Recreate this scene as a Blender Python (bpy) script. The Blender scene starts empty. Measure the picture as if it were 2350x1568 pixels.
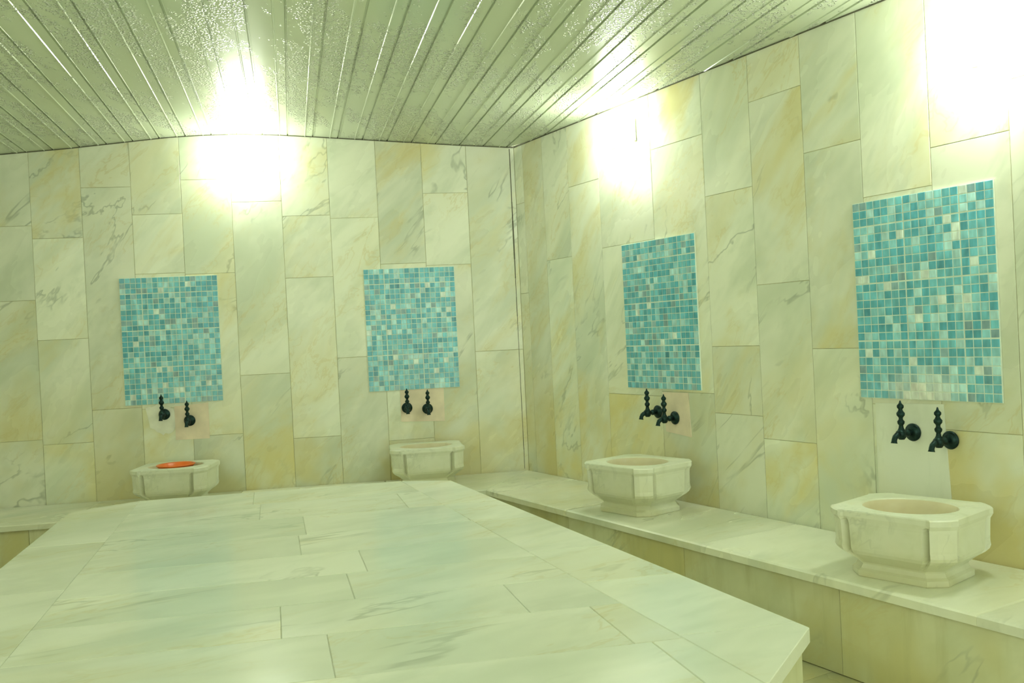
import bpy, bmesh, math, random
from mathutils import Vector, Matrix
random.seed(7)
scene = bpy.context.scene
COL = scene.collection

# ------------------------------------------------------------------ camera model
F = 2100.0; CX, CY = 1175.0, 784.0
H0 = 1.19
ROLL = math.atan(0.0488); PIT = math.atan(17/F)
cs, sn = math.cos(ROLL), math.sin(ROLL)
R0 = Vector((1,0,0)); U0 = Vector((0,math.sin(PIT),math.cos(PIT))); F0 = Vector((0,math.cos(PIT),-math.sin(PIT)))
RI = R0*cs - U0*sn; UP = R0*sn + U0*cs
CAM = Vector((0,0,H0))
def ray(x,y):
    return RI*(x-CX) + UP*(CY-y) + F0*F
# ------------------------------------------------------------------ room frame
CORN = Vector((0.069,5.76,0))
EB = Vector((-0.9877,-0.1566,0)).normalized()
NB = Vector((0.1566,-0.9877,0)).normalized()
ER = Vector((0.5025,-0.8646,0)).normalized()
NR = Vector((-0.8646,-0.5025,0)).normalized()
PD = Vector((0.234,-0.972,0)).normalized()
PC = Vector((0.972,0.234,0)).normalized()
def onplane(x,y,o,n):
    r = ray(x,y); t = (o-CAM).dot(n)/r.dot(n)
    return CAM + r*t
def bk(x,y):
    p = onplane(x,y,CORN,NB); return ((p-CORN).dot(EB), p.z)
def rt(x,y):
    p = onplane(x,y,CORN,NR); return ((p-CORN).dot(ER), p.z)
def hz(x,y,z):
    r = ray(x,y); t = (z-H0)/r.z
    return CAM + r*t
def PB(u,z,d=0): return CORN + EB*u + NB*d + Vector((0,0,z))
def PR(v,z,d=0): return CORN + ER*v + NR*d + Vector((0,0,z))
CEIL = H0+1.172
PROF = [(-5,0),(0,0.0),(0.358,.021),(0.817,.055),(1.211,.084),(1.45,.1),(1.674,.107),(1.88,.104),(2.075,.094),(2.636,.037),(3.06,.005),(3.3,0),(6,0)]
def prof(u):
    for (a,ha),(b,hb) in zip(PROF,PROF[1:]):
        if a<=u<=b: return CEIL+ha+(hb-ha)*(u-a)/(b-a)
    return CEIL
ZB = H0-0.86
ZS = H0-0.70
UL = 3.6
VR = 7.2

# ------------------------------------------------------------------ materials
def newmat(name):
    m = bpy.data.materials.new(name); m.use_nodes=True
    nt = m.node_tree; b = nt.nodes['Principled BSDF']
    return m, nt, b
def simple(name,col,rough=.5,metal=0,noise=0,scale=30,bump=0):
    m,nt,b = newmat(name)
    b.inputs['Roughness'].default_value=rough; b.inputs['Metallic'].default_value=metal
    n = nt.nodes.new('ShaderNodeTexNoise'); n.inputs['Scale'].default_value=scale; n.inputs['Detail'].default_value=3
    tc = nt.nodes.new('ShaderNodeTexCoord'); nt.links.new(tc.outputs['Object'],n.inputs['Vector'])
    r = nt.nodes.new('ShaderNodeValToRGB')
    r.color_ramp.elements[0].position=.3; r.color_ramp.elements[1].position=.7
    r.color_ramp.elements[0].color=(*[max(0,c*(1-noise)) for c in col],1)
    r.color_ramp.elements[1].color=(*[min(1,c*(1+noise)) for c in col],1)
    nt.links.new(n.outputs['Fac'],r.inputs['Fac']); nt.links.new(r.outputs['Color'],b.inputs['Base Color'])
    if bump:
        bp = nt.nodes.new('ShaderNodeBump'); bp.inputs['Strength'].default_value=bump; bp.inputs['Distance'].default_value=.003
        nt.links.new(n.outputs['Fac'],bp.inputs['Height']); nt.links.new(bp.outputs['Normal'],b.inputs['Normal'])
    return m
def marble(name, light=(.88,.90,.75), dark=(.68,.73,.58), warm=(.76,.68,.33), warmth=.8, zstain=.75, z0=.25, z1=1.25, rough=.28, vein=.65, streak=0.0, rot=(0,-.85,-.46), scl=(1.25,.62,.42), tilevar=.16, cl=(.40,.66)):
    m,nt,b = newmat(name); N=nt.nodes; L=nt.links
    def nd(t,**k):
        n=N.new(t)
        for a,v in k.items(): setattr(n,a,v)
        return n
    def math_(op,a,bv=None,clamp=False):
        n=nd('ShaderNodeMath',operation=op,use_clamp=clamp)
        for i,x in enumerate([a,bv]):
            if x is None: continue
            if isinstance(x,(int,float)): n.inputs[i].default_value=x
            else: L.new(x,n.inputs[i])
        return n.outputs[0]
    tc=nd('ShaderNodeTexCoord'); at=nd('ShaderNodeAttribute',attribute_name='tc')
    sp=nd('ShaderNodeSeparateColor'); L.new(at.outputs['Color'],sp.inputs['Color'])
    off=nd('ShaderNodeVectorMath',operation='SCALE'); L.new(at.outputs['Color'],off.inputs[0]); off.inputs['Scale'].default_value=23
    add=nd('ShaderNodeVectorMath',operation='ADD'); L.new(tc.outputs['Object'],add.inputs[0]); L.new(off.outputs[0],add.inputs[1])
    mp=nd('ShaderNodeMapping',vector_type='TEXTURE'); L.new(add.outputs[0],mp.inputs['Vector'])
    mp.inputs['Rotation'].default_value=rot; mp.inputs['Scale'].default_value=scl
    def noise(scale,detail=4,dist=0.,vec=None,rg=.55):
        n=nd('ShaderNodeTexNoise'); n.inputs['Scale'].default_value=scale; n.inputs['Detail'].default_value=detail
        n.inputs['Distortion'].default_value=dist; n.inputs['Roughness'].default_value=rg
        L.new(vec or mp.outputs[0],n.inputs['Vector']); return n
    def mr(x,a,bb,c,d):
        n=nd('ShaderNodeMapRange'); n.interpolation_type='SMOOTHSTEP'; L.new(x,n.inputs[0])
        for i,v in enumerate((a,bb,c,d)): n.inputs[i+1].default_value=v
        return n.outputs[0]
    def mix(f,a,c):
        n=nd('ShaderNodeMix',data_type='RGBA')
        if isinstance(f,(int,float)): n.inputs[0].default_value=f
        else: L.new(f,n.inputs[0])
        for i,x in ((6,a),(7,c)):
            if isinstance(x,tuple): n.inputs[i].default_value=(*x,1)
            else: L.new(x,n.inputs[i])
        return n.outputs[2]
    def chan(n):
        s=nd('ShaderNodeSeparateColor'); L.new(n.outputs['Color'],s.inputs['Color']); return s.outputs
    big=chan(noise(1.1,4,.35,rg=.62))
    c=mix(mr(big[0],cl[0],cl[1],0,1),light,dark)
    vn=noise(.95,5,.5,rg=.6)
    v=math_('ABSOLUTE',math_('SUBTRACT',vn.outputs['Fac'],.5)); v=mr(v,0,.014,1,0)
    vm=math_('MULTIPLY',math_('MULTIPLY',v,mr(big[2],.50,.60,0,1)),vein)
    c=mix(vm,c,(.33,.38,.28))
    fine=chan(noise(3.2,4,.5,rg=.65))
    c=mix(mr(fine[0],.50,.70,0,.5),c,dark)
    v2=math_('ABSOLUTE',math_('SUBTRACT',fine[1],.52)); v2=mr(v2,0,.028,1,0)
    vm2=math_('MULTIPLY',math_('MULTIPLY',v2,mr(big[1],.47,.62,0,1)),vein*.6)
    c=mix(vm2,c,(.62,.52,.22))
    geo=nd('ShaderNodeNewGeometry'); sx=nd('ShaderNodeSeparateXYZ'); L.new(geo.outputs['Position'],sx.inputs[0])
    zg=mr(sx.outputs[2],z0,z1,zstain,0)
    w=mr(big[1],.45,.66,0,1)
    wa=math_('ADD',math_('MULTIPLY',sp.outputs[1],warmth),warmth*.2)
    wm=math_('MULTIPLY',w,wa)
    w2=mr(noise(2.2,3,.2,vec=tc.outputs['Object'],rg=.6).outputs['Fac'],.40,.62,.08,1)
    wm=math_('ADD',wm,math_('MULTIPLY',w2,zg),True)
    c=mix(wm,c,warm)
    if streak:
        ms=nd('ShaderNodeMapping'); L.new(tc.outputs['Object'],ms.inputs['Vector']); ms.inputs['Scale'].default_value=(7,7,.9)
        st=mr(noise(3.0,4,.3,vec=ms.outputs[0]).outputs['Fac'],.45,.8,0,streak)
        c=mix(st,c,(.50,.49,.24))
    br=math_('ADD',math_('MULTIPLY',sp.outputs[0],tilevar),1-tilevar*.75)
    sc=nd('ShaderNodeVectorMath',operation='SCALE'); L.new(c,sc.inputs[0]); L.new(br,sc.inputs['Scale'])
    L.new(sc.outputs[0],b.inputs['Base Color'])
    L.new(mr(big[2],.3,.7,rough*.8,rough*1.3),b.inputs['Roughness'])
    return m
M_wall = marble('marble_wall')
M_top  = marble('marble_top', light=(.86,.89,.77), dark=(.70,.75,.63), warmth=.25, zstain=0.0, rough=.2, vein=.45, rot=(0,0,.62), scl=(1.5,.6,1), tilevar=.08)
M_bench= marble('marble_bench', warmth=.4, zstain=.3, z0=0,z1=.6, rough=.22, rot=(0,0,.62), scl=(1.5,.6,1), vein=.4)
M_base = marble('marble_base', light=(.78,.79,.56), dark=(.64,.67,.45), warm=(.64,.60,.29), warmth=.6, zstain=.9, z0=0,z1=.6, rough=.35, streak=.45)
M_basin= marble('marble_basin', light=(.82,.84,.68), dark=(.66,.69,.50), warm=(.70,.63,.33), warmth=.8, zstain=.4, z0=.3,z1=.65, rough=.38, vein=.25, scl=(.5,.4,.3))
M_bowl = marble('marble_bowl_inside', light=(.78,.73,.52), dark=(.68,.62,.42), warm=(.68,.56,.30), warmth=.8, zstain=.2, rough=.4, vein=.2, scl=(.5,.4,.3))
M_grout= simple('grout',(.50,.48,.28),.8,0,.3,12)
M_tgrout= simple('platform_joint',(.60,.62,.44),.8,0,.2,12)
M_floor= marble('marble_floor', light=(.60,.60,.40), dark=(.45,.46,.30), warmth=.8, zstain=.3, rough=.25)
M_bronze=simple('dark_bronze',(.012,.035,.032),.42,.7,.5,60,.3)
M_plaster=simple('white_plaster',(.88,.88,.76),.8,0,.08,14,.6)
M_pink=simple('pink_plaster',(.86,.74,.58),.75,0,.10,12,.5)
M_orange=simple('orange_plastic',(.85,.19,.03),.35,0,.06,8)
M_dark=simple('dark_gap',(.10,.10,.06),.7,0,.3,20)
M_metal=simple('lamp_rim_metal',(.75,.76,.68),.4,.0,.1,20)
def ceilmat():
    m,nt,b=newmat('pvc_ceiling'); N=nt.nodes;L=nt.links
    tc=N.new('ShaderNodeTexCoord')
    mp=N.new('ShaderNodeMapping'); L.new(tc.outputs['Object'],mp.inputs['Vector']); mp.inputs['Rotation'].default_value=(0,0,-math.atan2(PD.x,-PD.y)); mp.inputs['Scale'].default_value=(3.6,.9,1)
    n=N.new('ShaderNodeTexNoise'); n.inputs['Scale'].default_value=1.7; n.inputs['Detail'].default_value=6; n.inputs['Roughness'].default_value=.74
    L.new(mp.outputs[0],n.inputs['Vector'])
    r=N.new('ShaderNodeMapRange'); L.new(n.outputs['Fac'],r.inputs[0]); r.inputs[1].default_value=.49; r.inputs[2].default_value=.53
    vo=N.new('ShaderNodeTexVoronoi'); vo.inputs['Scale'].default_value=80; L.new(tc.outputs['Object'],vo.inputs['Vector'])
    dr=N.new('ShaderNodeMapRange'); L.new(vo.outputs['Distance'],dr.inputs[0]); dr.inputs[1].default_value=.22; dr.inputs[2].default_value=.48; dr.inputs[3].default_value=1; dr.inputs[4].default_value=0
    mu=N.new('ShaderNodeMath'); mu.operation='MULTIPLY'; L.new(r.outputs[0],mu.inputs[0]); L.new(dr.outputs[0],mu.inputs[1])
    bp=N.new('ShaderNodeBump'); bp.inputs['Strength'].default_value=1.0; bp.inputs['Distance'].default_value=.010
    L.new(mu.outputs[0],bp.inputs['Height']); L.new(bp.outputs['Normal'],b.inputs['Normal'])
    mx=N.new('ShaderNodeMix'); mx.data_type='RGBA'; L.new(mu.outputs[0],mx.inputs[0])
    mx.inputs[6].default_value=(.58,.64,.48,1); mx.inputs[7].default_value=(.96,.98,.86,1)
    L.new(mx.outputs[2],b.inputs['Base Color'])
    b.inputs['Roughness'].default_value=.2
    return m
M_ceil=ceilmat()
def mosmat():
    m,nt,b=newmat('glass_mosaic'); N=nt.nodes;L=nt.links
    at=N.new('ShaderNodeAttribute'); at.attribute_name='tc'
    tc=N.new('ShaderNodeTexCoord'); n=N.new('ShaderNodeTexNoise'); n.inputs['Scale'].default_value=45; n.inputs['Detail'].default_value=2
    mp=N.new('ShaderNodeMapping'); mp.inputs['Scale'].default_value=(1,1,.35); L.new(tc.outputs['Object'],mp.inputs['Vector']); L.new(mp.outputs[0],n.inputs['Vector'])
    r=N.new('ShaderNodeMapRange'); L.new(n.outputs['Fac'],r.inputs[0]); r.inputs[1].default_value=.3;r.inputs[2].default_value=.7;r.inputs[3].default_value=.8;r.inputs[4].default_value=1.25
    s=N.new('ShaderNodeVectorMath'); s.operation='SCALE'; L.new(at.outputs['Color'],s.inputs[0]); L.new(r.outputs[0],s.inputs['Scale'])
    L.new(s.outputs[0],b.inputs['Base Color']); b.inputs['Roughness'].default_value=.15
    return m
M_mos=mosmat()
M_mgrout=simple('mosaic_grout',(.78,.87,.76),.7,0,.1,15)
def emit(name,col,st):
    m,nt,b=newmat(name); b.inputs['Base Color'].default_value=(.9,.9,.8,1)
    b.inputs['Emission Color'].default_value=(*col,1); b.inputs['Emission Strength'].default_value=st
    return m
LAMP=emit('lamp_glass',(.93,1,.85),42)
LAMP2=emit('lamp_glass_bright',(.93,1,.85),62)

# ------------------------------------------------------------------ mesh helpers
class MB:
    def __init__(s): s.v=[];s.f=[];s.m=[];s.c=[]
    def face(s,pts,mi=0,col=(.5,.5,.5)):
        i=len(s.v); s.v+= [tuple(p) for p in pts]; s.f.append(list(range(i,i+len(pts)))); s.m.append(mi); s.c.append(col)
    def tile(s,poly,n,th=.01,bev=.002,gap=.001,mi=0,col=None):
        n=Vector(n)
        a=Vector((0,0,0))
        for i in range(len(poly)): a+= Vector(poly[i]).cross(Vector(poly[(i+1)%len(poly)]))
        if a.dot(n)<0: poly=poly[::-1]
        poly=[Vector(p) for p in poly]
        if col is None: col=(random.random(),random.random()**1.5,random.random())
        o=inset(poly,n,gap); i2=inset(poly,n,gap+bev)
        if o is None or i2 is None: return
        k=len(poly)
        for j in range(k):
            q=(j+1)%k
            s.face([o[j]-n*bev,o[q]-n*bev,i2[q],i2[j]],mi,col)
            s.face([o[j]-n*th,o[q]-n*th,o[q]-n*bev,o[j]-n*bev],mi,col)
        s.face(i2,mi,col)
    def prism(s,poly,z0,z1,mi=0,col=(.5,.5,.5),mtop=None):
        poly=[Vector((p[0],p[1],0)) for p in poly]
        a=sum(poly[i].x*poly[(i+1)%len(poly)].y-poly[(i+1)%len(poly)].x*poly[i].y for i in range(len(poly)))
        if a<0: poly=poly[::-1]
        k=len(poly); Z0=Vector((0,0,z0)); Z1=Vector((0,0,z1))
        for j in range(k):
            q=(j+1)%k; s.face([poly[j]+Z0,poly[q]+Z0,poly[q]+Z1,poly[j]+Z1],mi,col)
        s.face([p+Z1 for p in poly],mi if mtop is None else mtop,col); s.face([p+Z0 for p in poly[::-1]],mi,col)
    def obj(s,name,mats,smooth=False):
        me=bpy.data.meshes.new(name); me.from_pydata(s.v,[],s.f)
        for m in mats: me.materials.append(m)
        me.polygons.foreach_set('material_index',s.m)
        ca=me.color_attributes.new('tc','FLOAT_COLOR','CORNER')
        buf=[]
        for f,c in zip(s.f,s.c):
            for _ in f: buf+= [*c,1]
        ca.data.foreach_set('color',buf)
        if smooth:
            me.polygons.foreach_set('use_smooth',[True]*len(s.f))
        me.update()
        o=bpy.data.objects.new(name,me); COL.objects.link(o); return o
def inset(poly,n,d):
    k=len(poly); out=[]
    for j in range(k):
        p0=poly[j-1];p=poly[j];p1=poly[(j+1)%k]
        e0=(p-p0);e1=(p1-p)
        if e0.length<1e-5 or e1.length<1e-5: return None
        e0.normalize();e1.normalize()
        n0=n.cross(e0);n1=n.cross(e1)
        den=1+n0.dot(n1)
        out.append(p+(n0+n1)*(d/max(den,.2)))
    return out
def clip(poly,o,n):
    out=[];k=len(poly)
    for j in range(k):
        a=poly[j];b=poly[(j+1)%k];da=(a-o).dot(n);db=(b-o).dot(n)
        if da<=0: out.append(a)
        if (da<0<db) or (db<0<da): out.append(a+(b-a)*(da/(da-db)))
    res=[]
    for p in out:
        if not res or (p-res[-1]).length>1e-4: res.append(p)
    if len(res)>1 and (res[0]-res[-1]).length<1e-4: res.pop()
    return res if len(res)>=3 else None
def lathe(profile,seg=24,axis='z',center=(0,0,0),name='x',mats=(),smooth=True):
    pts=[]
    for r,h in profile:
        ring=[]
        for i in range(seg):
            a=2*math.pi*i/seg
            if axis=='z': p=Vector((r*math.cos(a),r*math.sin(a),h))
            else: p=Vector((r*math.cos(a),-h,r*math.sin(a)))
            ring.append(p+Vector(center))
        pts.append(ring)
    me=bpy.data.meshes.new(name); vs=[tuple(p) for r in pts for p in r]; fs=[]
    for k in range(len(pts)-1):
        for i in range(seg):
            j=(i+1)%seg; fs.append((k*seg+i,k*seg+j,(k+1)*seg+j,(k+1)*seg+i))
    fs.append(tuple(range(seg))[::-1]); fs.append(tuple((len(pts)-1)*seg+i for i in range(seg)))
    me.from_pydata(vs,[],fs)
    bm=bmesh.new(); bm.from_mesh(me); bmesh.ops.remove_doubles(bm,verts=bm.verts,dist=1e-5); bmesh.ops.recalc_face_normals(bm,faces=bm.faces); bm.to_mesh(me); bm.free()
    for m in mats: me.materials.append(m)
    for p in me.polygons: p.use_smooth = smooth and len(p.vertices)<=4
    o=bpy.data.objects.new(name,me); COL.objects.link(o); return o
def tube(path,radii,seg,name,mats):
    vs=[];fs=[];n=len(path); path=[Vector(p) for p in path]
    for k,p in enumerate(path):
        t=(path[min(k+1,n-1)]-path[max(k-1,0)]).normalized()
        a=Vector((1,0,0)); bb=t.cross(a).normalized(); a=bb.cross(t)
        for i in range(seg):
            an=2*math.pi*i/seg; vs.append(tuple(p+(a*math.cos(an)+bb*math.sin(an))*radii[k]))
    for k in range(n-1):
        for i in range(seg):
            j=(i+1)%seg; fs.append((k*seg+i,k*seg+j,(k+1)*seg+j,(k+1)*seg+i))
    fs.append(tuple(range(seg))[::-1]); fs.append(tuple((n-1)*seg+i for i in range(seg)))
    me=bpy.data.meshes.new(name); me.from_pydata(vs,[],fs)
    bm=bmesh.new(); bm.from_mesh(me); bmesh.ops.recalc_face_normals(bm,faces=bm.faces); bm.to_mesh(me); bm.free()
    for m in mats: me.materials.append(m)
    for p in me.polygons: p.use_smooth=len(p.vertices)<=4
    o=bpy.data.objects.new(name,me); COL.objects.link(o); return o
def struct(o): o['kind']='structure'; return o
def top(o,label,cat,group=None):
    o['label']=label;o['category']=cat
    if group:o['group']=group
    return o
def place(o,pos,ang): o.location=pos; o.rotation_euler=(0,0,ang)
AB=math.atan2(-EB.y,-EB.x); AR=math.atan2(ER.y,ER.x)

# ------------------------------------------------------------------ walls
def wall(name,P,n,cols,topf,zbot,thick=.12,ext=0.0):
    b=MB(); n=Vector(n)
    for a,c,js in cols:
        zs=[zbot]+sorted(j for j in js if j>zbot+.05)
        for i,z in enumerate(zs):
            if i<len(zs)-1: z1a=z1b=zs[i+1]
            else: z1a,z1b=topf(a)+.012,topf(c)+.012
            b.tile([P(a,z),P(c,z),P(c,z1b),P(a,z1a)],n,th=.006,bev=.0012,gap=.0010)
    a=cols[0][0]-ext;c=cols[-1][1]; N=12
    for k in range(N):
        s0=a+(c-a)*k/N;s1=a+(c-a)*(k+1)/N
        q=[P(s0,zbot),P(s1,zbot),P(s1,topf(s1)+.012),P(s0,topf(s0)+.012)]
        fr=[x-n*.003 for x in q]; bkq=[x-n*thick for x in q]
        e=(q[1]-q[0]).cross(q[2]-q[1])
        b.face(fr if e.dot(n)>0 else fr[::-1],1)
        b.face(bkq[::-1] if e.dot(n)>0 else bkq,1)
        b.face([fr[3],fr[2],bkq[2],bkq[3]],1)
    return struct(b.obj(name,[M_wall,M_grout]))
bc=[1180,1068,965,860,750,640,525,410,295,180,63,-55]
bj=[[805],[443,608],[605,1010],[500,820],[495,637,1005],[463,860],[412,628,1000],[492,628,938],[430,940],[547,780,1020],[520,692,1015]]
cols=[];us=[0.0]+[bk(x,345)[0] for x in bc[1:]]
for i in range(len(us)-1):
    xm=(bc[i]+bc[i+1])/2+10
    cols.append((us[i],us[i+1],[bk(xm,y)[1] for y in bj[i]]))
cols.append((us[-1],UL,[.9,1.7]))
wall('wall_back',lambda u,z:PB(u,z),NB,cols,prof,0,ext=.01)
rc=[(1184,400),(1200,400),(1250,500),(1303,400),(1378,500),(1495,400),(1617,440),(1726,430),(1848,450),(1980,450),(2137,400)]
rj=[[468,675],[],[595],[420],[560,905],[325,900],[440,795,950],[212,650,1010],[335,800],[440,930],[400,1000],[]]
vs=[0.0]+[rt(*p)[0] for p in rc[1:]]
cols=[]
for i in range(len(vs)-1):
    xm=(rc[i][0]+rc[i+1][0])/2
    cols.append((vs[i],vs[i+1],[rt(xm,y)[1] for y in rj[i]]))
v=vs[-1]
while v<VR-.3:
    cols.append((v,v+.29,sorted([random.uniform(.5,1.2),random.uniform(1.5,2.2)]))); v+=.29
cols.append((v,VR,[1.1]))
wall('wall_right',lambda v,z:PR(v,z),NR,cols,lambda v:CEIL,0,ext=.01)
LO=PB(UL,0); NL=Vector((PD.y*-1,PD.x,0))
if NL.x<0: NL=-NL
def PLW(s,z): return LO+PD*s+Vector((0,0,z))
cols=[];s=0
while s<6.0:
    cols.append((s,s+.3,sorted([random.uniform(.5,1.2),random.uniform(1.4,2.1)])));s+=.3
wall('wall_left',PLW,NL,cols,lambda s:CEIL,0)

# ------------------------------------------------------------------ ceiling
b=MB(); c0=CORN.dot(PC)
kR=ER.dot(PC); kB=EB.dot(PC)
pitch=.148
def start(c):
    if c>=0: return CORN+ER*(c/kR)
    return CORN+EB*(c/kB)
def uof(c): return c/kB
cmin=kB*UL; cmax=kR*VR*.97
pts=[]; c=cmin
while c<cmax:
    for dx,dz in ((0,0),(.090,0),(.0925,-.0035),(.096,-.0035),(.0985,0),(.136,0),(.138,.006),(.1445,.006),(.1455,-.002),(.1475,-.002)):
        pts.append((c+dx,dz))
    c+=pitch
YE=-.9
def cp(c,dz,end):
    z=prof(max(min(uof(c),5.9),-4.9))+dz
    p=start(c)
    if end:
        t=(YE-p.y)/PD.y; p=p+PD*max(t,0)
    return Vector((p.x,p.y,z))
for (a,za),(d,zd) in zip(pts,pts[1:]):
    s0,s1,e1,e0=cp(a,za,0),cp(d,zd,0),cp(d,zd,1),cp(a,za,1)
    q=[s0,s1,e1,e0]
    nn=(q[1]-q[0]).cross(q[2]-q[1])
    if nn.z>0:q=q[::-1]
    b.face(q)
struct(b.obj('ceiling',[M_ceil]))
def strip(name,P,n,f,a,c,N):
    b=MB(); n=Vector(n)
    for k in range(N):
        s0=a+(c-a)*k/N;s1=a+(c-a)*(k+1)/N
        A=P(s0,f(s0)-.005)+n*.004;B=P(s1,f(s1)-.005)+n*.004;C=P(s1,f(s1)+.004)+n*.004;D=P(s0,f(s0)+.004)+n*.004
        q=[A,B,C,D]
        if (B-A).cross(C-B).dot(n)<0:q=q[::-1]
        b.face(q)
        b.face([A,B,B-n*.004,A-n*.004])
    return struct(b.obj(name,[M_dark]))
strip('trim_1',lambda u,z:PB(u,z),NB,prof,.004,UL,40)
strip('trim_2',lambda v,z:PR(v,z),NR,lambda v:CEIL,.004,VR,10)
# dark open joint running down the corner
b=MB(); zz=ZB+.01
while zz<CEIL-.02:
    z2=min(zz+.12,CEIL-.01); wj=random.uniform(.0012,.0022) if zz<1.45 else random.uniform(.0025,.0045)
    b.face([PB(.028-wj,zz,.0008),PB(.028+wj,zz,.0008),PB(.028+wj,z2,.0008),PB(.028-wj,z2,.0008)][::-1])
    zz=z2
struct(b.obj('trim_3',[M_dark]))

# ------------------------------------------------------------------ floor
b=MB()
room=[PB(0,0),PB(UL,0),PLW(6.2,0),PR(VR,0)]
b.prism([(p.x,p.y) for p in room],-.1,-.004,1)
for i in range(-12,14):
    for j in range(-4,16):
        o=CORN
        q=[o+ER*(j*.4)+NR*(i*.4),o+ER*(j*.4+.4)+NR*(i*.4),o+ER*(j*.4+.4)+NR*(i*.4+.4),o+ER*(j*.4)+NR*(i*.4+.4)]
        r=q
        for (oo,nn) in ((PB(0,0),-NB),(PB(0,0),-NR),(PLW(0,0),-NL),(Vector((0,-.9,0)),Vector((0,-1,0)))):
            if r: r=clip(r,oo,nn)
        if r: b.tile(r,(0,0,1),th=.005,bev=.001,gap=.0015)
struct(b.obj('floor',[M_floor,M_grout]))

# ------------------------------------------------------------------ bench
DB,DR=.61,.55
def isect(o1,d1,o2,d2):
    den=d1.x*d2.y-d1.y*d2.x; w=o2-o1
    return o1+d1*((w.x*d2.y-w.y*d2.x)/den)
def innerc(db,dr): return isect(CORN+NB*db,EB,CORN+NR*dr,ER)
IC=innerc(DB,DR)
g=.006
O=innerc(g,g)
ic2=innerc(DB-.034,DR-.034)
base=MB()
def quadprism(mb,q,z0,z1,mi=0): mb.prism([(p.x,p.y) for p in q],z0,z1,mi)
UE=UL-.09
e1=CORN+EB*UE; e2=CORN+ER*(VR-.3)
quadprism(base,[O,e1+NB*g,e1+NB*(DB-.034),ic2],0.001,ZB-.032,1)
quadprism(base,[O,ic2,e2+NR*(DR-.034),e2+NR*g],0.001,ZB-.032,1)
def fronttiles(E,Nn,D,st,end,w):
    a=st
    while a<end-.01:
        c=min(a+w*random.uniform(.9,1.1),end)
        q=[CORN+E*a+Nn*D,CORN+E*c+Nn*D]
        up_=Vector((0,0,ZB-.0325)); lo_=Vector((0,0,.002))
        base.tile([q[0]+lo_,q[1]+lo_,q[1]+up_,q[0]+up_],Nn,th=.009,bev=.001,gap=.0008)
        a=c
icf=innerc(DB-.025,DR-.025)
fronttiles(EB,NB,DB-.025,(icf-CORN).dot(EB),UE,.62)
fronttiles(ER,NR,DR-.025,(icf-CORN).dot(ER),VR-.3,.80)
bench=base.obj('bench',[M_base,M_grout])
top(bench,'low L-shaped marble bench running along two walls with stained front','bench')
tb=MB()
up=Vector((0,0,1)); zt=Vector((0,0,ZB))
def runtiles(E,Nn,D,joints):
    edges=[(O,IC)]+[(CORN+E*j+Nn*g,CORN+E*j+Nn*D) for j in joints]
    for (a,bq),(c,d) in zip(edges,edges[1:]):
        tb.tile([a+zt,bq+zt,d+zt,c+zt],up,th=.032,bev=.006,gap=.0002)
runtiles(EB,NB,DB,[.9,1.75,2.55,UE])
runtiles(ER,NR,DR,[1.25,2.2,3.35,4.5,5.6,VR-.3])
bt=tb.obj('bench_top',[M_bench]); bt.parent=bench

# ------------------------------------------------------------------ central platform
Ppx=[(160,1176),(320,1150),(920,1104),(1035,1103),(1858,1440),(1765,1568)]
P=[hz(x,y,ZS) for x,y in Ppx]
A,B,C,D,E,Fp=P
G=hz(0,1305,ZS)
ldir=(G-A).normalized(); bdir=(C-B).normalized()
fo=Fp
NLc=isect(fo,-bdir,A,ldir)
L1=NLc+bdir*.2; L2=NLc-ldir*.25
outl=[A,B,C,D,E,Fp,L1,L2]
outl=[Vector((p.x,p.y,ZS)) for p in outl]
lj=(hz(0,1530,ZS)-B); lj.z=0; lj.normalize()
rj_=(hz(1530,1443,ZS)-C); rj_.z=0; rj_.normalize()
def side(d): return Vector((-d.y,d.x,0))
nl=side(lj)
if nl.dot(bdir)<0: nl=-nl
nr=side(rj_)
if nr.dot(bdir)<0: nr=-nr
nb=side(bdir)
if nb.y<0: nb=-nb
pb=MB()
def put(poly):
    if poly and len(poly)>=3:
        pb.tile(poly,up,th=.034,bev=.0018,gap=.0004)
left=clip(outl,B,nl); right=clip(outl,C,-nr); mid=clip(clip(outl,B,-nl),C,nr)
def rows(poly,o,dirn,steps):
    res=[];rest=poly;acc=0
    for s in steps:
        acc+=s
        pt=o-nb*acc
        if rest is None:break
        piece=clip(rest,pt,-nb); rest=clip(rest,pt,nb)
        res.append((piece,acc))
    res.append((rest,acc)); return res
random.seed(21)
steps=[.36,.38,.37,.33,.30,.29,.28,.3,.3]
for piece,acc in rows(mid,B,bdir,steps):
    if not piece: continue
    cutsx=[random.uniform(.45,.9)]
    while cutsx[-1]<1.5: cutsx.append(cutsx[-1]+random.uniform(.6,.9))
    rest=piece
    for cx in cutsx:
        if rest is None:break
        pt=B+bdir*cx+lj*(acc*0.9)
        q=clip(rest,pt,nl); rest=clip(rest,pt,-nl); put(q)
    put(rest)
for piece,acc in rows(left,A,bdir,[.75,.7,.6,.5]): put(piece)
for piece,acc in rows(right,C,bdir,[.72,.42,.55,.40,.5]): put(piece)
body=MB()
flat=[Vector((p.x,p.y,0)) for p in outl]
ar=sum(flat[i].x*flat[(i+1)%8].y-flat[(i+1)%8].x*flat[i].y for i in range(8))
if ar<0: flat=flat[::-1]
ins=inset(flat,up,.018)
body.prism([(p.x,p.y) for p in ins],.001,ZS-.0025,0,mtop=1)
plat=body.obj('marble_platform',[M_base,M_tgrout])
top(plat,'large raised marble slab platform with cut corners, empty and polished','platform')
pt_=pb.obj('platform_top',[M_top]); pt_.parent=plat

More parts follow.
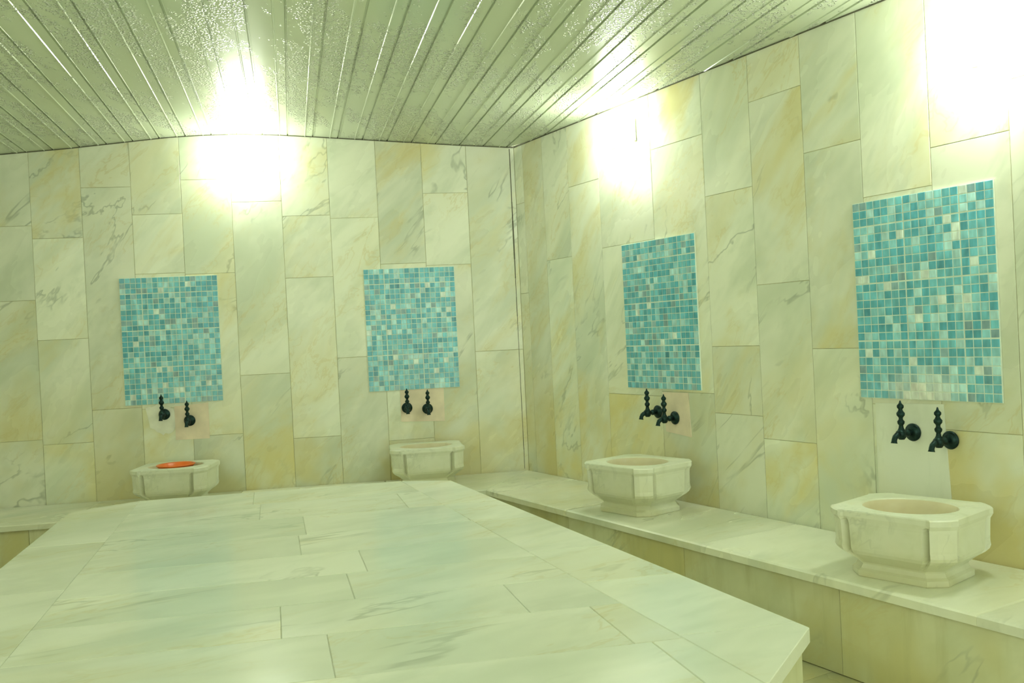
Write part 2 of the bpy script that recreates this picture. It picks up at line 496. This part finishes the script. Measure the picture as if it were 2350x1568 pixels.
# ------------------------------------------------------------------ mosaic panels
cols_m=[((.12,.44,.56),.34),((.18,.53,.63),.26),((.28,.62,.69),.18),((.46,.75,.78),.10),((.26,.43,.48),.07),((.70,.83,.78),.02),((.10,.36,.46),.03)]
def pick():
    r=random.random()*sum(w for _,w in cols_m)
    for c,w in cols_m:
        r-=w
        if r<=0: break
    k=random.uniform(.9,1.1)
    return tuple(x*k for x in c)
MZ0,MZ1=H0-.312,H0+.438
def mosaic(Pf,n,a,c,label,scale=0):
    b=MB(); n=Vector(n); nc,nr_=18,24
    d=.009
    b0=[Pf(a,MZ0),Pf(c,MZ0),Pf(c,MZ1),Pf(a,MZ1)]
    if (b0[1]-b0[0]).cross(b0[2]-b0[1]).dot(n)<0: b0=b0[::-1]
    fr=[p+n*(d-.0018) for p in b0]
    b.face(fr,1); bb=[p+n*.001 for p in b0]
    for j in range(4): b.face([bb[j],bb[(j+1)%4],fr[(j+1)%4],fr[j]],1)
    b.face(bb[::-1],1)
    tw=(c-a)/nc; th=(MZ1-MZ0)/nr_
    for i in range(nc):
        for j in range(nr_):
            x0=a+i*tw+(.0012 if i in(7,14) else 0);x1=a+(i+1)*tw-(.0012 if i in(6,13) else 0)
            z0=MZ0+j*th+(.0012 if j in(7,14,21) else 0);z1=MZ0+(j+1)*th-(.0012 if j in (6,13,20) else 0)
            q=[Pf(x0,z0)+n*d,Pf(x1,z0)+n*d,Pf(x1,z1)+n*d,Pf(x0,z1)+n*d]
            col=pick()
            f=0
            if scale:
                r=math.hypot((i-8.0)/5.5,j/4.0)
                f=max(0,1-r)*scale*random.uniform(.6,1.2)
            f=min(.9,f+(.14*max(0,1-j/7)*random.random()))
            col=tuple(x*(1-f)+y*f for x,y in zip(col,(.84,.84,.74)))
            b.tile(q,n,th=.0035,bev=.0008,gap=.0017,col=col)
    o=b.obj('mosaic_panel',[M_mos,M_mgrout])
    top(o,label,'mosaic panel','turquoise mosaic panels above basins')
    return o
PBf=lambda u,z:PB(u,z); PRf=lambda v,z:PR(v,z)
lab='rectangular turquoise glass mosaic panel set on marble wall above a basin'
mosaic(PBf,NB,1.833,2.389,lab); mosaic(PBf,NB,.413,.970,lab)
mosaic(PRf,NR,1.072,1.639,lab); mosaic(PRf,NR,2.549,3.12,'turquoise glass mosaic panel with white limescale above yellowed basin',1.1)

# ------------------------------------------------------------------ basins
def outline(w,d,ch,notch,flare):
    hw,hd=w/2,d/2
    corners=[(hw,-hd),(hw,hd),(-hw,hd),(-hw,-hd)]
    dirs=[((-1,0),(0,1)),((0,-1),(-1,0)),((1,0),(0,-1)),((0,1),(1,0))]
    pts=[]
    for k,(c,(d0,d1)) in enumerate(zip(corners,dirs)):
        c=Vector((*c,0)); D0=Vector((*d0,0)); D1=Vector((*d1,0)); a=c+D0*ch; e=c+D1*ch
        out=Vector((c.x/abs(c.x),c.y/abs(c.y),0)).normalized()
        w_=.022
        a_out=a+D0*w_; e_out=e+D1*w_
        pts.append(a_out); pts.append(a+D0*w_*.45 + D1*notch)
        pts.append(a+out*flare*.6); pts.append(a*.72+e*.28+out*flare); pts.append(a*.28+e*.72+out*flare); pts.append(e+out*flare*.6)
        pts.append(e+D1*w_*.45+D0*notch); pts.append(e_out)
        cn=Vector((*corners[(k+1)%4],0)); nd0=Vector((*dirs[(k+1)%4][0],0))
        nx=cn+nd0*(ch+w_)
        for t in (.2,.4,.6,.8): pts.append(e_out.lerp(nx,t))
    return pts
def make_basin():
    w,d=.43,.37
    lv=[ (0,.77,0,0),(.004,.785,0,0),(.022,.785,0,0),(.030,.74,0,0),(.044,.71,0,0),(.050,.72,0,.0),(.068,.82,.004,.0),(.084,.915,.012,.006),(.096,.95,.022,.014),(.108,.960,.024,.018),(.125,.962,.024,.013),(.188,.975,.024,.012),(.200,.985,.018,.010),(.208,1.0,.002,.013),(.214,1.01,.0,.015),(.231,1.01,.0,.015),(.235,1.0,0,.012)]
    rings=[]
    for z,s,nt_,fl_ in lv:
        r=outline(w*s,d*s,.062*s,nt_,fl_)
        rings.append([Vector((p.x,p.y,z)) for p in r])
    K=len(rings[0])
    base=rings[-1]
    ax,ay=.163,.138
    for z,s in ((.235,1.0),(.231,.975),(.20,.94),(.16,.87),(.125,.72),(.105,.5),(.098,.2)):
        ring=[]
        for p in base:
            an=math.atan2(p.y/ay,p.x/ax); ring.append(Vector((ax*s*math.cos(an),ay*s*math.sin(an),z)))
        rings.append(ring)
    me=bpy.data.meshes.new('basin'); vs=[tuple(p) for r in rings for p in r]; fs=[];mi=[]
    for k in range(len(rings)-1):
        for i in range(K):
            j=(i+1)%K; fs.append((k*K+i,k*K+j,(k+1)*K+j,(k+1)*K+i)); mi.append(1 if k>=len(lv)+1 else 0)
    fs.append(tuple(range(K))[::-1]);mi.append(0); fs.append(tuple((len(rings)-1)*K+i for i in range(K)));mi.append(1)
    me.from_pydata(vs,[],fs); me.materials.append(M_basin); me.materials.append(M_bowl)
    me.polygons.foreach_set('material_index',mi)
    ca=me.color_attributes.new('tc','FLOAT_COLOR','CORNER'); ca.data.foreach_set('color',[.5,.6,.3,1]*len(me.loops))
    bm=bmesh.new(); bm.from_mesh(me); bmesh.ops.recalc_face_normals(bm,faces=bm.faces); bm.to_mesh(me); bm.free()
    for p in me.polygons: p.use_smooth=(p.material_index==1)
    return me
bme=make_basin()
def basin(pos,ang,sc,label):
    o=bpy.data.objects.new('basin',bme); COL.objects.link(o); place(o,pos,ang); o.scale=(sc,sc,sc)
    top(o,label,'basin','carved marble wash basins'); return o
b1=basin(PB(2.055,ZB,.34),AB+math.radians(-6),.94,'carved marble basin on bench holding an orange bowl')
b2=basin(PB(.655,ZB,.25),AB+math.radians(0),.97,'carved marble basin on bench beside the platform')
b3=basin(PR(1.487,ZB,.29),AR+math.radians(8),.98,'carved marble basin with corner ribs on stepped foot')
b4=basin(PR(2.97,ZB,.31),AR+math.radians(10),.96,'carved yellowed marble basin with corner ribs on stepped foot')
bw=lathe([(.0,.003),(.055,.003),(.075,.03),(.093,.058),(.101,.062),(.104,.060),(.104,.057),(.097,.053),(.080,.026),(.058,0),(0,0)],36,name='bowl',mats=[M_orange])
bw.location=PB(2.055,ZB+.166,.34); top(bw,'round orange plastic bowl sitting inside marble basin','bowl')

# ------------------------------------------------------------------ faucets
def faucet_proto():
    body=lathe([(.0,0.004),(.011,.004),(.0105,.03),(.014,.034),(.014,.04),(.010,.046),(.010,.055),(.017,.062),(.018,.074),(.014,.084),(.0,.088)],16,'y',name='faucet',mats=[M_bronze])
    fl=lathe([(0,.0005),(.032,.0005),(.033,.005),(.028,.010),(.026,.010),(.023,.015),(.014,.018),(0,.018)],24,'y',name='flange',mats=[M_bronze])
    sp=tube([(0,-.080,0),(0,-.092,-.002),(0,-.103,-.008),(0,-.109,-.018),(0,-.110,-.024),(0,-.111,-.030)],[.011,.0105,.010,.0095,.010,.012],12,'spout',[M_bronze])
    hd=lathe([(.010,-.02),(.016,-.012),(.015,0),(.013,.014),(.009,.022),(.0075,.032),(.012,.038),(.013,.046),(.0075,.053),(.0075,.060),(.014,.068),(.015,.076),(.009,.084),(.007,.090),(.012,.097),(.012,.104),(.005,.112),(.002,.122)],14,'z',center=(0,-.068,0),name='handle',mats=[M_bronze])
    for c in (fl,sp,hd): c.parent=body
    return body,[fl,sp,hd]
fb,fch=faucet_proto()
fpos=[]
for (x,y) in ((378,951),(436,965)): u,z=bk(x,y); fpos.append((PB(u,z),AB))
for (x,y) in ((934,936),(981,938)): u,z=bk(x,y); fpos.append((PB(u,z),AB))
for (x,y) in ((1512,945),(1551,959)): v,z=rt(x,y); fpos.append((PR(v,z),AR))
for (x,y) in ((2098,992),(2184,1010)): v,z=rt(x,y); fpos.append((PR(v,z),AR))
for i,(p,a) in enumerate(fpos):
    if i==0: o=fb
    else:
        o=fb.copy(); COL.objects.link(o)
        for c in fch:
            cc=c.copy(); COL.objects.link(cc); cc.parent=o
    out=Vector((math.sin(a),-math.cos(a),0))
    place(o,p+out*.004,a)
    top(o,'blackened bronze tap with upright turned handle on patched wall','tap','bronze taps above basins')

# ------------------------------------------------------------------ plaster patches round taps
def patch(name,f,Pf,n,pxs,mat,label,d=.0035,rough=0):
    n=Vector(n); pts=[]
    for x,y in pxs:
        a,z=f(x,y); pts.append(Pf(a,z))
    if rough:
        q=[]
        for i in range(len(pts)):
            a=pts[i];c=pts[(i+1)%len(pts)]
            for t in (0,.25,.5,.75):
                p=a.lerp(c,t); q.append(p+ (a-c).normalized()*random.uniform(-rough,rough)+Vector((0,0,random.uniform(-rough,rough))))
        pts=q
    ar=Vector((0,0,0))
    for i in range(len(pts)): ar+=pts[i].cross(pts[(i+1)%len(pts)])
    if ar.dot(n)<0: pts=pts[::-1]
    b=MB(); f1=[p+n*d for p in pts]; f0=[p+n*.0005 for p in pts]
    b.face(f1)
    for j in range(len(pts)): k=(j+1)%len(pts); b.face([f0[j],f0[k],f1[k],f1[j]])
    b.face(f0[::-1])
    o=b.obj(name,[mat]); top(o,label,'wall patch','repair patches behind taps'); return o
patch('plaster_patch',bk,PBf,NB,[(335,938),(362,930),(398,936),(405,965),(400,990),(375,998),(345,982)],M_plaster,'rough white plaster patch on marble wall around a tap',rough=.006)
patch('repair_tile',bk,PBf,NB,[(400,933),(478,924),(482,1006),(404,1010)],M_pink,'small pinkish square repair tile around a tap')
patch('repair_tile',bk,PBf,NB,[(918,896),(1018,890),(1021,966),(921,968)],M_pink,'small pinkish repair tile behind two taps',)
patch('repair_tile',rt,PRf,NR,[(1522,900),(1580,902),(1588,1004),(1530,990)],M_pink,'small pinkish repair tile behind two taps')
patch('repair_tile',rt,PRf,NR,[(2010,925),(2166,928),(2185,1150),(2018,1130)],M_top,'pale marble repair tile behind two taps')

# ------------------------------------------------------------------ lamps
def lamp(pos,ang,label,lm=None):
    base=bpy.data.meshes.new('wall_lamp')
    bm=bmesh.new(); bmesh.ops.create_cube(bm,size=1)
    for v in bm.verts: v.co=Vector((v.co.x*.215,(v.co.y-.5)*.02,v.co.z*.12))
    bmesh.ops.bevel(bm,geom=bm.edges[:],offset=.006,segments=2,affect='EDGES'); bm.to_mesh(base); bm.free(); base.materials.append(M_metal)
    o=bpy.data.objects.new('wall_lamp',base); COL.objects.link(o)
    g=bpy.data.meshes.new('lamp_shade'); bm=bmesh.new(); bmesh.ops.create_cube(bm,size=1)
    for v in bm.verts:
        f=1 if v.co.y>0 else .86
        v.co=Vector((v.co.x*.235*f,-.016+(v.co.y-.5)*.085,v.co.z*.14*f))
    bmesh.ops.bevel(bm,geom=bm.edges[:],offset=.025,segments=2,affect='EDGES'); bm.to_mesh(g); bm.free(); g.materials.append(lm or LAMP)
    for p in g.polygons:p.use_smooth=True
    s=bpy.data.objects.new('lamp_shade',g); COL.objects.link(s); s.parent=o
    place(o,pos,ang); top(o,label,'wall lamp','bulkhead wall lamps'); return o
ll='glowing rectangular bulkhead lamp mounted high on marble wall'
u,z=bk(562,372); lamp(PB(u,z,.002),AB,ll)
v,z=rt(1432,308); lamp(PR(v,z,.002),AR,ll)
v,z=rt(2300,95); lamp(PR(v,z,.002),AR,ll,LAMP2)
lamp(PLW(3.2,2.1)+NL*.002,math.atan2(NL.x,-NL.y),ll)  # unseen extra lamp on the left wall, added as fill light

# ------------------------------------------------------------------ world, camera
w=bpy.data.worlds.new('World'); scene.world=w; w.use_nodes=True
bg=w.node_tree.nodes['Background']; bg.inputs['Color'].default_value=(.90,1,.75,1); bg.inputs['Strength'].default_value=1.1
cd=bpy.data.cameras.new('camera'); cam=bpy.data.objects.new('camera',cd); COL.objects.link(cam)
cd.sensor_width=36; cd.lens=F/2350*36; cd.clip_start=.05
bk_=-F0
m=Matrix(((RI.x,UP.x,bk_.x,0),(RI.y,UP.y,bk_.y,0),(RI.z,UP.z,bk_.z,H0),(0,0,0,1)))
cam.matrix_world=m
scene.camera=cam
scene.view_settings.view_transform='Standard'
scene.view_settings.look='None'
scene.view_settings.exposure=0.68
